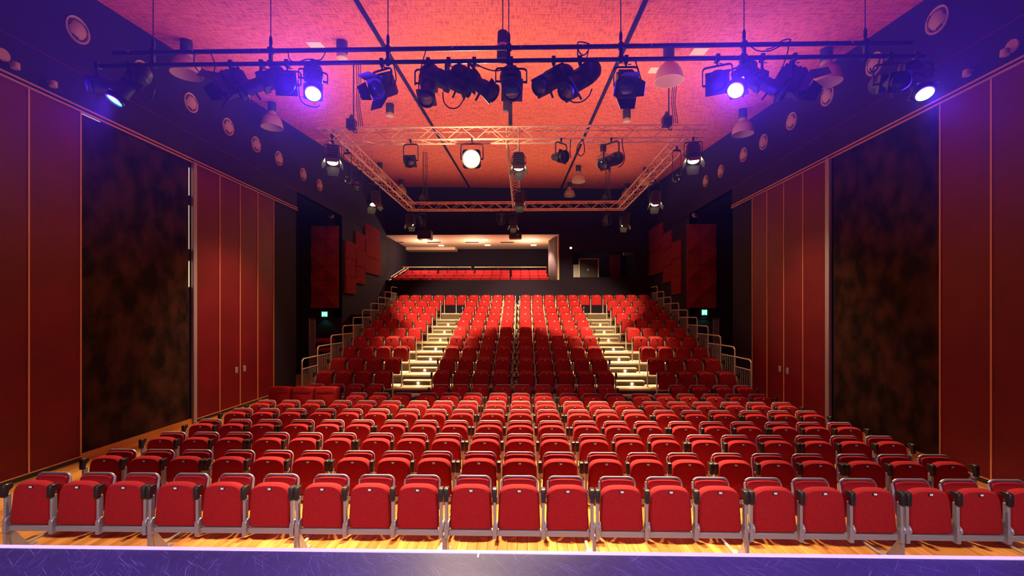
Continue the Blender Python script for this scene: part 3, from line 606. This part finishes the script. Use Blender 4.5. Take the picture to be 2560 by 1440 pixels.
def lantern(kind, piv, ztop, d, label, lens='lens', power=None, col=WARM, deg=60, flaps=(1, 1, 1, 1), sc=1.0, tgt=None, glow=None):
    piv = Vector(piv); d = Vector(d).normalized()
    names = {'prof': 'profile_spotlight', 'fres': 'barn_door_spotlight', 'par': 'par_lamp', 'ring': 'par_lamp'}
    t = thing(names[kind], label, 'stage light', (piv.x, piv.y, piv.z), 'stage lights')
    pan = math.atan2(-d.x, d.y)
    if abs(d.y) < .999: pass
    yz = max(.05, ztop - piv.z - .09)
    put('clamp', clamp, t, (0, 0, ztop - piv.z))
    put('yoke', yoke, t, (0, 0, 0), (0, 0, pan), (sc, sc, yz / .2))
    q = d.to_track_quat('Y', 'Z').to_euler()
    b = put('body', {'prof': prof_body, 'fres': fres_body, 'par': par_body, 'ring': ring_body}[kind], t, (0, 0, 0), q, (sc, sc, sc))
    if kind != 'ring':
        lm = {'prof': prof_lens, 'fres': fres_lens, 'par': par_lens}[kind]
        if lens != 'lens':
            lm = lm.copy(); lm.materials.clear(); lm.materials.append(M[lens])
        put('lens', lm, b)
    if kind == 'fres':
        for i, (rot, off) in enumerate((((-1.1, 0, 0), (0, .125, .125)), ((PI + 1.0, 0, 0), (0, .125, -.125)), (None, (.125, .125, 0)), (None, (-.125, .125, 0)))):
            if not flaps[i]: continue
            if rot is None:
                sg = 1 if i == 2 else -1
                mtx = Matrix.Rotation(sg * PI / 2, 4, 'Y') @ Matrix.Rotation(-1.05, 4, 'X'); r_ = mtx.to_euler(); me = flap_small
            else: r_ = rot; me = flap_big
            put('barn_door', me, b, off, r_)
    if power:
        o = piv + d * (.34 if kind == 'prof' else .2) * sc
        spot(o, tgt if tgt else o + d, power, col, deg, .6, .05)
    if glow:  # wide light added beside the lens to make haze and ceiling glow
        o = piv + d * (.42 if kind == 'prof' else .30) * sc
        if kind == 'prof': spot(o, o + Vector((d.x * .3, -1, .15)), glow * 2.2, col, 176, .25, .06); point(o, glow * .045, col, .06)
        else: point(o, glow, col, .06)
    return t
def fl(kind, px, py, d, label, **k): return lantern(kind, atY(px, py, YBAR), ZLo, d, label, **k)
fl('par', 245, 212, (-.75, -.6, -.15), 'dark lamp at the left end of the bar, facing left')
fl('prof', 325, 212, (-.3, -.4, -.85), 'lamp with glowing blue lens near the left end of the bar', lens='e_blue', glow=120, power=550, col=BLUE, deg=70, tgt=(-5.0, 2.2, 1.0))
fl('fres', 578, 212, (-.5, -.6, -.5), 'barn-door lamp left of the left bright blue lamp, facing left', sc=.95)
fl('prof', 655, 208, (-.75, -.35, -.55), 'slanted spotlight between barn-door lamp and left bright blue lamp')
fl('par', 718, 212, (.1, -.9, -.28), 'dark can immediately left of the left bright blue lamp')
fl('prof', 783, 203, (.25, -.55, -.8), 'dazzling cyan-white lamp on the left half of the bar', lens='e_cyan', glow=900, power=60, col=BLUE, deg=95, tgt=(-2.6, 2.4, 1.0))
fl('fres', 955, 218, (-.35, -.75, -.52), 'barn-door lamp just left of the left ceiling track', sc=.9)
fl('prof', 1071, 212, (.0, -.45, -.85), 'spotlight pointing steeply down, first of the central six')
fl('prof', 1122, 205, (.80, -.05, -.34), 'spotlight turned right, second of the central six', sc=.95)
fl('prof', 1186, 207, (.8, -.25, -.55), 'spotlight turned right with visible round front, third of the central six', sc=1.05)
fl('prof', 1278, 207, (.05, -.7, -.65), 'spotlight facing the stage square on, at the bar centre', sc=1.15)
fl('prof', 1384, 200, (-.6, -.55, -.55), 'spotlight turned left, fifth of the central six', sc=1.05)
fl('prof', 1450, 200, (-.62, -.45, -.7), 'spotlight turned left and lower, last of the central six', sc=1.1)
fl('fres', 1565, 213, (.0, -.78, -.6), 'barn-door lamp just right of the right ceiling track', sc=.9)
fl('par', 1793, 210, (-.35, -.85, -.2), 'dark can left of the right bright blue lamp')
fl('prof', 1855, 196, (-.5, -.5, -.75), 'dazzling cyan-white lamp on the right half of the bar', lens='e_cyan', glow=900, power=60, col=BLUE, deg=95, tgt=(2.4, 2.4, 1.0))
fl('prof', 1905, 206, (.7, -.35, -.6), 'slanted spotlight right of the right bright blue lamp')
fl('fres', 1985, 208, (.6, -.55, -.5), 'barn-door lamp on the right of the bar, facing right')
fl('prof', 2222, 208, (-.2, -.85, -.35), 'unlit dark lamp near the right end of the bar')
fl('prof', 2290, 198, (-.1, -.5, -.8), 'lit cyan lamp at the right end of the bar', lens='e_cyan', glow=230, power=750, col=BLUE, deg=70, tgt=(4.8, 2.2, 1.0))

# ------------------------------------------------------------------ truss
TX0, TX1, TY0, TY1, TZ0, TZ1, TW = -4.93, 4.33, 11.5, 20.0, 7.15, 7.46, 0.30
tr = thing('lighting_truss', 'rectangular aluminium lattice truss hung level under the orange ceiling', 'truss', (-.3, 15.7, TZ0))
O = Vector((-.3, 15.7, TZ0))
def truss_section(nm, a, b, side):
    a = Vector(a) - O; b = Vector(b) - O; ax = (b - a).normalized(); sd = Vector(side)
    ch = [Vector((0, 0, 0)), sd * TW, Vector((0, 0, TZ1 - TZ0)), sd * TW + Vector((0, 0, TZ1 - TZ0))]
    sec = bpy.data.objects.new(nm, None); COL.objects.link(sec); sec.parent = tr
    for c in ch: put('chord', MB().rod(a + c, b + c, .025, 8).mesh('chord', 'alu'), sec)
    L = (b - a).length; n = max(2, int(L / .36)); mb = MB()
    for f0, f1 in ((0, 2), (1, 3), (0, 1), (2, 3)):
        for i in range(n):
            p0 = a + ax * (L * i / n); p1 = a + ax * (L * (i + 1) / n)
            q0, q1 = (f0, f1) if i % 2 else (f1, f0)
            mb.rod(p0 + ch[q0], p1 + ch[q1], .010, 5, cap=False)
    o = put('bracing', mb.mesh('bracing', 'alu'), sec); o['kind'] = 'stuff'
truss_section('front_section', (TX0 - .25, TY0, TZ0), (TX1 + .35, TY0, TZ0), (0, 1, 0))
truss_section('rear_section', (TX0, TY1, TZ0 + .1), (TX1 + .1, TY1, TZ0 + .1), (0, -1, 0))
truss_section('left_section', (TX0, TY0, TZ0), (TX0 - .05, TY1, TZ0 + .1), (1, 0, 0))
truss_section('right_section', (TX1, TY0, TZ0), (TX1 + .05, TY1, TZ0 + .1), (-1, 0, 0))
truss_section('centre_section', (-.40, TY0, TZ0), (-.40, TY1, TZ0 + .1), (1, 0, 0))
# cable drops and chain hoists
def drop(px, py0, py1, Y, label, box=True):
    p0, p1 = atY(px, py0, Y), atY(px, py1, Y)
    t = thing('chain_hoist', label, 'hoist', (p1.x, Y, p1.z)); hh = ceil_z(p1.x, Y) - p1.z
    put('chain', MB().rod((0, 0, 0), (0, 0, hh), .018, 6).mesh('chain', 'black'), t)
    for i in range(3):
        dx = .07 + .05 * i
        put('cable', MB().tube([(dx, 0, hh), (dx + .02, 0, hh * .6), (dx - .01 * i, 0, hh * .3), (dx + .06, .02, -.1)], .011, 5).mesh('cable', 'black'), t)
    put('motor', MB().box((-.05, 0, -.06), (.22, .2, .24)).lathe([(.05, 0), (.07, .05), (.03, .14)], 10, 'z', (-.05, 0, .05)).mesh('motor', 'black', bevel=.02), t)
    put('hook', MB().tube([(-.02, 0, -.15), (0, 0, -.25), (.06, 0, -.28), (.08, 0, -.22)], .015).mesh('hook', 'black'), t)
drop(884, 180, 305, TY0, 'chain hoist with cable bundle at the left end of the front truss')
drop(1672, 230, 298, TY0, 'chain hoist with cable bundle at the right end of the front truss')
drop(1515, 440, 495, TY1, 'chain hoist with thin cables on the rear truss, right of centre')
drop(1058, 400, 495, TY1, 'chain hoist with thin cables on the rear truss, left of centre')
q = atY(1276, 335, TY0 - .05)
t = thing('drop_pole', 'dark vertical pole from ceiling to centre of the front truss', 'pole', (q.x, q.y, TZ1))
put('pole', MB().bb((-.05, -.04, 0), (.05, .04, ceil_z(q.x, q.y) - TZ1)).mesh('pole', 'black', bevel=.01), t)
put('junction_box', MB().bb((-.18, -.06, .35), (-.05, .06, .6)).mesh('junction_box', 'black', bevel=.01), t)
# truss lanterns
def tl(kind, px, py, Y, d, label, zt=None, xs=None, **k):
    p_ = atY(px, py, Y); fr = (Y - TY0) / (TY1 - TY0)
    if xs is not None: p_.x = xs
    return lantern(kind, p_, TZ0 + .1 * fr - .03, d, label, **k)
tl('fres', 832, 392, TY0, (.12, -.34, -.9), 'lit warm barn-door lamp at the left front corner of the truss', lens='e_warm', sc=1.35)
tl('fres', 1733, 388, TY0, (-.10, -.34, -.9), 'lit warm barn-door lamp at the right front corner of the truss', lens='e_warm', sc=1.35)
tl('par', 1027, 402, TY0, (-.05, -.75, -.45), 'par can with bluish lens hung under the front truss, left', sc=1.2)
star = tl('par', 1180, 398, TY0, (0, -.9, -.28), 'dazzling golden lamp under the front truss, left of centre', lens='e_star', sc=1.8, glow=140, power=1800, col=(1, .74, .40), deg=60, tgt=(-.3, 2.6, 1.0))
tl('fres', 1286, 408, TY0 + 1.0, (.0, -.3, -.9), 'lit warm barn-door lamp at the centre of the front truss', xs=-.1, lens='e_warm', sc=1.3, zt=TZ0)
tl('par', 1403, 392, TY0, (.55, -.65, -.2), 'black can under the front truss, right of centre', sc=1.25)
tl('prof', 1528, 402, TY0, (-.62, -.60, -.42), 'long dark spotlight slanting left under the front truss', sc=1.45)
tl('ring', 875, 448, TY0 + .6, (-.1, -.9, .1), 'dark open lamp ring below the left truss arm', xs=TX0 + .29, sc=.75)
tl('ring', 1692, 444, TY0 + .6, (.1, -.9, .1), 'dark open lamp ring below the right truss arm', xs=TX1 - .30, sc=.75)
tl('fres', 937, 500, 15.2, (.2, -.2, -.96), 'barn-door lamp under the middle of the left truss arm', lens='e_warm', xs=TX0 - .02, sc=1.35)
tl('fres', 1626, 500, 15.2, (-.05, -.34, -.9), 'lit barn-door lamp under the middle of the right truss arm', xs=TX1 + .02, lens='e_warm', sc=1.3)
tl('fres', 1283, 500, 16.2, (0, -.2, -.97), 'barn-door lamp under the middle of the centre truss arm', lens='e_warm', xs=-.1, sc=1.3)
tl('fres', 1012, 553, 20, (0, -.2, -.97), 'barn-door lamp under the rear truss, leftmost', lens='e_warm', xs=-4.88, sc=1.35)
tl('par', 1053, 556, 20, (.1, .6, -.6), 'dark lamp under the rear truss beside the leftmost', sc=1.3)
tl('par', 1253, 552, 20, (-.1, .6, -.6), 'dark lamp under the rear truss just left of centre', sc=1.3)
tl('fres', 1283, 557, 20, (0, -.2, -.97), 'barn-door lamp under the rear truss at the centre', lens='e_warm', sc=1.3)
tl('par', 1517, 553, 20, (.1, .6, -.6), 'dark lamp under the rear truss beside the rightmost', sc=1.3)
tl('fres', 1561, 555, 20, (0, -.2, -.97), 'barn-door lamp under the rear truss, rightmost', lens='e_warm', sc=1.35)
tl('par', 922, 468, 13.6, (.2, -.6, -.6), 'dark lamp with small highlights under the left truss arm', xs=TX0 - .01, sc=1.1)

# hanging cables on the bar
def cable(pts, label, r=.007, Y=YBAR - .03):
    P = [atY(x, y, Y) for x, y in pts]; fine = []
    for i in range(len(P) - 1):
        p0, p1, p2, p3 = P[max(i - 1, 0)], P[i], P[i + 1], P[min(i + 2, len(P) - 1)]
        for k in range(6):
            t_ = k / 6; fine.append(.5 * ((2 * p1) + (p2 - p0) * t_ + (2 * p0 - 5 * p1 + 4 * p2 - p3) * t_ ** 2 + (3 * p1 - p0 - 3 * p2 + p3) * t_ ** 3))
    fine.append(P[-1]); o = P[0]
    ob = put('cable', MB().tube([p_ - o for p_ in fine], r, 6).mesh('cable', 'black'), None, o)
    tag(ob, label, 'cable', 'cables looped on the lighting rig')
cable([(1445, 152), (1444, 112), (1447, 105), (1460, 106), (1474, 112), (1468, 130), (1458, 138), (1448, 130), (1444, 115)], 'black cable loop standing above the bar, right of centre')
cable([(1472, 108), (1470, 130), (1462, 165), (1455, 185)], 'short black cable running from loop down to a left-turned spotlight')
cable([(1065, 125), (1055, 160), (1048, 200), (1047, 240), (1053, 252)], 'black cable hanging left of the steeply tilted spotlight')
cable([(1107, 230), (1110, 255), (1125, 270), (1145, 268), (1158, 250), (1165, 235)], 'black cable looping beneath the second of the central six')
cable([(1190, 160), (1215, 172), (1240, 177), (1262, 172), (1272, 160)], 'black cable sagging between third spotlight and the bar centre')
cable([(1421, 249), (1435, 256), (1455, 254), (1472, 240), (1480, 222)], 'black cable looping beneath the lowest left-turned spotlight')
cable([(1588, 152), (1597, 180), (1602, 200), (1598, 215)], 'black cable beside the right-hand barn-door lamp near the track')
cable([(982, 152), (988, 180), (990, 200), (984, 216)], 'black cable beside the left-hand barn-door lamp near the track')
cable([(1870, 110), (1880, 118), (1895, 127), (1925, 127), (1950, 115), (1976, 102), (1972, 98), (1955, 102), (1935, 118), (1915, 124)], 'tangled black cable lying along the bar at right')
cable([(1972, 106), (1968, 135), (1955, 170), (1942, 200)], 'black cable running down from the tangle to the right barn-door lamp')
cable([(490, 130), (485, 150), (490, 170), (510, 190), (530, 188), (538, 165), (530, 140), (522, 128)], 'black cable loop hanging from the left part of the bar')
cable([(720, 128), (725, 150), (745, 155), (768, 148), (800, 150), (815, 130)], 'black cable sagging above the left bright blue lamp')
cable([(745, 200), (750, 245), (765, 262), (790, 268), (800, 262)], 'black cable looping beneath the left bright blue lamp')
cable([(2175, 170), (2180, 180), (2192, 172), (2198, 150)], 'black cable across the second right-hand air diffuser')
cable([(370, 160), (388, 200), (380, 245), (370, 255), (350, 245)], 'black cable hanging near the left end of the bar')
cable([(1457, 347), (1444, 365), (1443, 380), (1452, 390), (1461, 380), (1460, 360), (1455, 350)], 'thin black cable loop under the front truss, right half', .012, TY0)
cable([(1427, 348), (1425, 380), (1428, 395)], 'thin black cable beside the can under the front truss', .012, TY0)
cable([(1555, 347), (1557, 370), (1562, 395), (1555, 412), (1545, 418)], 'thin black cable behind the long slanted spotlight', .012, TY0)

# ------------------------------------------------------------------ theatre seats
WF = 0.54
yo = lambda z: 0.035 + 0.07 * (z - .37)
cushion = pad(outline(.238, .226, .372, .852, .15, 3.1), lambda z: yo(z) + .05, .085).mesh('seat_cushion', 'fabric')
def plate_mesh():
    mb = MB(); mb.box((0, 0, 0), (.048, .012, .030)); mb.cur = 1; mb.box((.003, -.007, .002), (.034, .003, .019)); return mb.mesh('number_plate', ['black', 'card'], bevel=0)
plate = plate_mesh()
backrest = pad(outline(.198, .192, .46, .862, .06, 4), lambda z: .25 + .14 * (z - .46), .05, (0, 0, .01, .03)).mesh('backrest', 'fabric')
def frame_mesh(r=.014, hw=.204, top=.872):
    pts = [(-hw, .25, .5), (-hw, .262, .65), (-hw, .292, top - .07)]
    for i in range(1, 6): a = PI - PI / 2 * i / 5; pts.append((-hw + .07 + .07 * math.cos(a), .292 + .008, top - .07 + .07 * math.sin(a)))
    pts += [(-.05, .30, top)]; pts += [(-x, y, z) for x, y, z in reversed(pts)]
    return MB().tube(pts, r, 8)
frame = frame_mesh().mesh('back_frame', 'grey'); frame_b = frame_mesh(.011, .20, .868).mesh('back_frame', 'plastic')
armrest = MB().slab([(-.024, -.03, .70), (-.024, -.03, .835), (-.024, .0, .845), (-.024, .075, .838), (-.024, .075, .79), (-.024, .03, .76), (-.024, .02, .70)], (.048, 0, 0)).mesh('armrest', 'plastic', bevel=.005)
arm_cap = MB().slab([(-.022, -.028, .836), (.022, -.028, .836), (.022, .24, .818), (-.022, .24, .818)], (0, .001, .008)).mesh('armrest_top', 'armtop', ) if False else None
post = MB().bb((-.015, .0, .44), (.015, .06, .72)).slab([(-.022, -.01, .285), (.022, -.01, .285), (.022, -.01, .41), (.015, -.01, .45), (-.015, -.01, .45), (-.022, -.01, .41)], (0, .09, 0)).mesh('post', 'grey', bevel=.003)
hinge = MB().lathe([(.05, -.012), (.055, 0), (.05, .012)], 12, 'x', (0, .03, .42)).mesh('hinge', 'grey')
beam = MB().bb((-.27, .03, .30), (.27, .095, .362)).mesh('beam', 'grey', bevel=.004)
leg = MB().slab([(-.016, .02, 0), (.016, .02, 0), (.016, .02, .31), (-.016, .02, .31)], (0, .08, 0)).slab([(.012, .10, 0), (.012, .30, 0), (.012, .10, .29), (.012, .06, .29)], (.012, 0, 0)).bb((-.03, -.05, 0), (.03, .36, .018)).mesh('leg', 'grey', bevel=.002)
bl_post = MB().bb((-.014, .05, 0), (.014, .12, .72)).bb((-.02, .0, 0), (.02, .2, .02)).mesh('post', 'rail', bevel=.003)
def theatre_seat(loc, label, first, last, group, outer_leg=False):
    t = thing('theatre_seat', label, 'seat', loc, group)
    c = put('seat_cushion', cushion, t); put('number_plate', plate, c, (0, yo(.803) - .034, .803), (-.07, 0, 0))
    put('backrest', backrest, t); put('back_frame', frame, t); put('beam', beam, t)
    for x in ([-WF / 2] + ([WF / 2] if last else [])):
        put('armrest', armrest, t, (x, 0, 0)); put('post', post, t, (x, 0, 0)); put('hinge', hinge, t, (x + .022, 0, 0))
    if first: put('leg', leg, t, (-WF / 2 - .03, 0, 0))
    if outer_leg: put('leg', leg, t, (WF / 2 + .03, 0, 0))
    return t
WB = 0.555
def bleacher_seat(loc, label, last, group):
    t = thing('bleacher_seat', label, 'seat', loc, group)
    c = put('seat_cushion', cushion, t); put('number_plate', plate, c, (0, yo(.803) - .034, .803), (-.07, 0, 0))
    put('backrest', backrest, t); put('back_frame', frame_b, t)
    for x in ([-WB / 2] + ([WB / 2] if last else [])):
        put('armrest', armrest, t, (x, 0, 0)); put('post', bl_post, t, (x, 0, 0))
    return t
for r, Y in enumerate((5.1, 6.03, 6.98, 7.87, 8.82, 9.68, 10.68)):
    n = 0
    for u in range(7):
        if r == 6 and u == 0: continue
        for j in range(3):
            x = -.037 + 1.68 * (u - 3) + WF * (j - 1)
            theatre_seat((x, Y, 0), 'red tip-up seat in the %s floor row from the stage, %s from the left' % (ORD[r], ORD[n]), j == 0, j == 2, 'tip-up seats on the hall floor', u == 6 and j == 2)
            n += 1
for i, px in enumerate((703.5, 761, 818.5)):
    q = atY(px, 966, 10.9)
    o = lounge((q.x, 10.75, q.z - 1.0), 'wide padded red seat left of the seventh floor row, %s of three' % ('leftmost', 'middle', 'rightmost')[i], 'three wide padded seats')
    o.scale = (.94, 1.2, (q.z) / .90); o.location.z = 0
    put('bolster', lounge_bolster, o)
for r, x in ((0, 0),):
    T1 = [(-5.55, 1, 0), (-5.0, 0, 1), (-4.47, 1, 0), (-3.93, 0, 1), (-2.18, 1, 0), (-1.65, 0, 0), (-1.11, 0, 1), (-.52, 1, 0), (.01, 0, 0), (.55, 0, 1), (1.13, 1, 0), (1.67, 0, 0), (2.21, 0, 1), (4.09, 1, 0), (4.63, 0, 1), (5.25, 1, 0), (5.79, 0, 1)]
    for n, (x, f, l) in enumerate(T1):
        theatre_seat((x, 12.0, 0), 'red tip-up seat in the row at the foot of the rake, %s from the left' % ORD[n], f, l, 'tip-up seats on the hall floor')
BL = (('left block', (-5.62, -5.08, -4.52, -3.96)), ('centre-left block', (-2.28, -1.72, -1.16, -.60)), ('centre-right block', (.12, .68, 1.23, 1.79, 2.34)), ('right block', (4.05, 4.6, 5.16, 5.71)))
TYk = lambda k: 12.9 + .963 * (k - 2); TZk = lambda k: .28 + .2788 * (k - 2)
for k in range(2, 11):
    for nm, xs in BL:
        for i, x in enumerate(xs):
            bleacher_seat((x, TYk(k), TZk(k)), 'red tip-up seat, %s raked row up, %s, %s from its left' % (ORD[k - 2], nm, ORD[i]), i == len(xs) - 1, 'tip-up seats on the rake')
for n, x in enumerate((-5.62, -5.08, -4.52, -3.96, -3.4, -2.84, -2.28, -1.72, -1.16, -.6, .16, .72, 1.27, 1.83, 2.38, 2.92, 3.48, 4.05, 4.6, 5.16, 5.71)):
    bleacher_seat((x, TYk(11), TZk(11)), 'red tip-up seat in the topmost raked row, %s from the left' % ORD[n], n in (9, 20), 'tip-up seats on the rake')
# floor runners tying the seat rows
for i, u in enumerate(range(8)):
    x = -.037 + 1.68 * (u - 3) - .87
    t = thing('floor_runner', 'pale metal runner along the floor beneath the seats, %s from the left' % ORD[i], 'runner', (x - .06 if x < 0 else x + .0, 5.2, 0), 'floor runners under the seat rows')
    put('bar', MB().bb((-.02, 0, .0), (.02, 5.6, .022)).mesh('bar', 'rail', bevel=.004), t)
    for y in (.1, 1.03, 1.98, 2.87, 3.82, 4.68): put('cleat', MB().bb((-.032, y, .022), (.032, y + .09, .034)).mesh('cleat', 'grey'), t)

# ------------------------------------------------------------------ raked platform
for k in range(2, 12):
    Yf, z = TYk(k) - .30, TZk(k); zp = z - .2788 if k > 2 else 0
    t = thing('seating_tier', 'stepped platform carrying the %s raked row of seats' % (ORD[k - 2] if k < 11 else 'topmost'), 'platform', (0, Yf, 0), 'tiers of the raked platform')
    dp = .963 if k < 11 else 1.0
    put('deck', MB().bb((-6.16, 0, z - .05), (6.26, dp, z)).mesh('deck', 'tread', smooth=False), t)
    put('riser', MB().bb((-6.16, .03, zp), (6.26, .05, z - .05)).mesh('riser', 'carpet', smooth=False), t)
    for sd in (-6.16, 6.24): put('side_panel', MB().bb((sd, .05, 0), (sd + .02, dp, z - .05)).mesh('side', 'char2', smooth=False), t)
    if k < 11:
        for nm, x0, x1 in (('left', -3.72, -2.85), ('right', 2.88, 3.76)):
            st = put('aisle_step', MB().bb((x0, -.33, z - .2788 + .115), (x1, .03, z - .139)).bb((x0 + .01, -.30, max(0, z - .2788)), (x1 - .01, .03, z - .164)).mesh('step', ['tread']), t)
            put('nosing', MB().bb((x0 - .08, -.012, z - .04), (x1 + .1, .03, z + .004)).mesh('nosing', 'tread', bevel=.004), t)
            put('step_face', MB().bb((x0 + .02, -.305, max(0.01, z - .2788 + .01)), (x1 - .02, -.30, z - .17)).mesh('face', 'carpet', smooth=False), st)
            put('step_light', MB().lathe([(.034, -.014), (.034, .004)], 10, 'y', ((x0 + x1) / 2 + .05, -.306, z - .2788 + .06)).mesh('step_light', 'e_step'), st)
    mb = MB(); xg = -.24
    for (dx, y0, z0, a, b, c) in ((-.07, .5, .03, .03, .3, .45), (.05, .55, .06, .025, .25, .35), (0, .35, .12, .06, .05, .06), (-.01, .7, .3, .05, .06, .12)): mb.bb((xg + dx, y0, z + z0), (xg + dx + a, y0 + b, z + z0 + c))
    put('linkage', mb.mesh('linkage', 'rail', bevel=.004), t)
BAL = MB().rod((0, 0, 0), (0, 0, .86), .009, 6).mesh("baluster", "rail")
for side, X in (('left', -6.10), ('right', 6.20)):
    for k in range(2, 12):
        Yf, z = TYk(k) - .30, TZk(k)
        t = thing('guard_rail', 'bent tube guard rail on the %s edge of the rake, %s from the front' % (side, ORD[k - 2]), 'railing', (X, Yf, z), 'guard rails of the rake')
        pts = [(0, 0, 0), (0, 0, 1.12)] + [(0, .12 - .12 * math.cos(a), 1.12 + .12 * math.sin(a)) for a in (.4, .8, 1.2, PI / 2)] + [(0, .965, 1.24)]
        put('top_rail', MB().tube(pts, .021, 8).mesh('top_rail', 'rail'), t)
        put('mid_rail', MB().rod((0, 0, .96), (0, .965, .96), .015).mesh('mid_rail', 'rail'), t)
        put('bottom_rail', MB().rod((0, 0, .10), (0, .965, .10), .015).mesh('bottom_rail', 'rail'), t)
        for i in range(7): put('baluster', BAL, t, (0, .12 + .12 * i, .10))
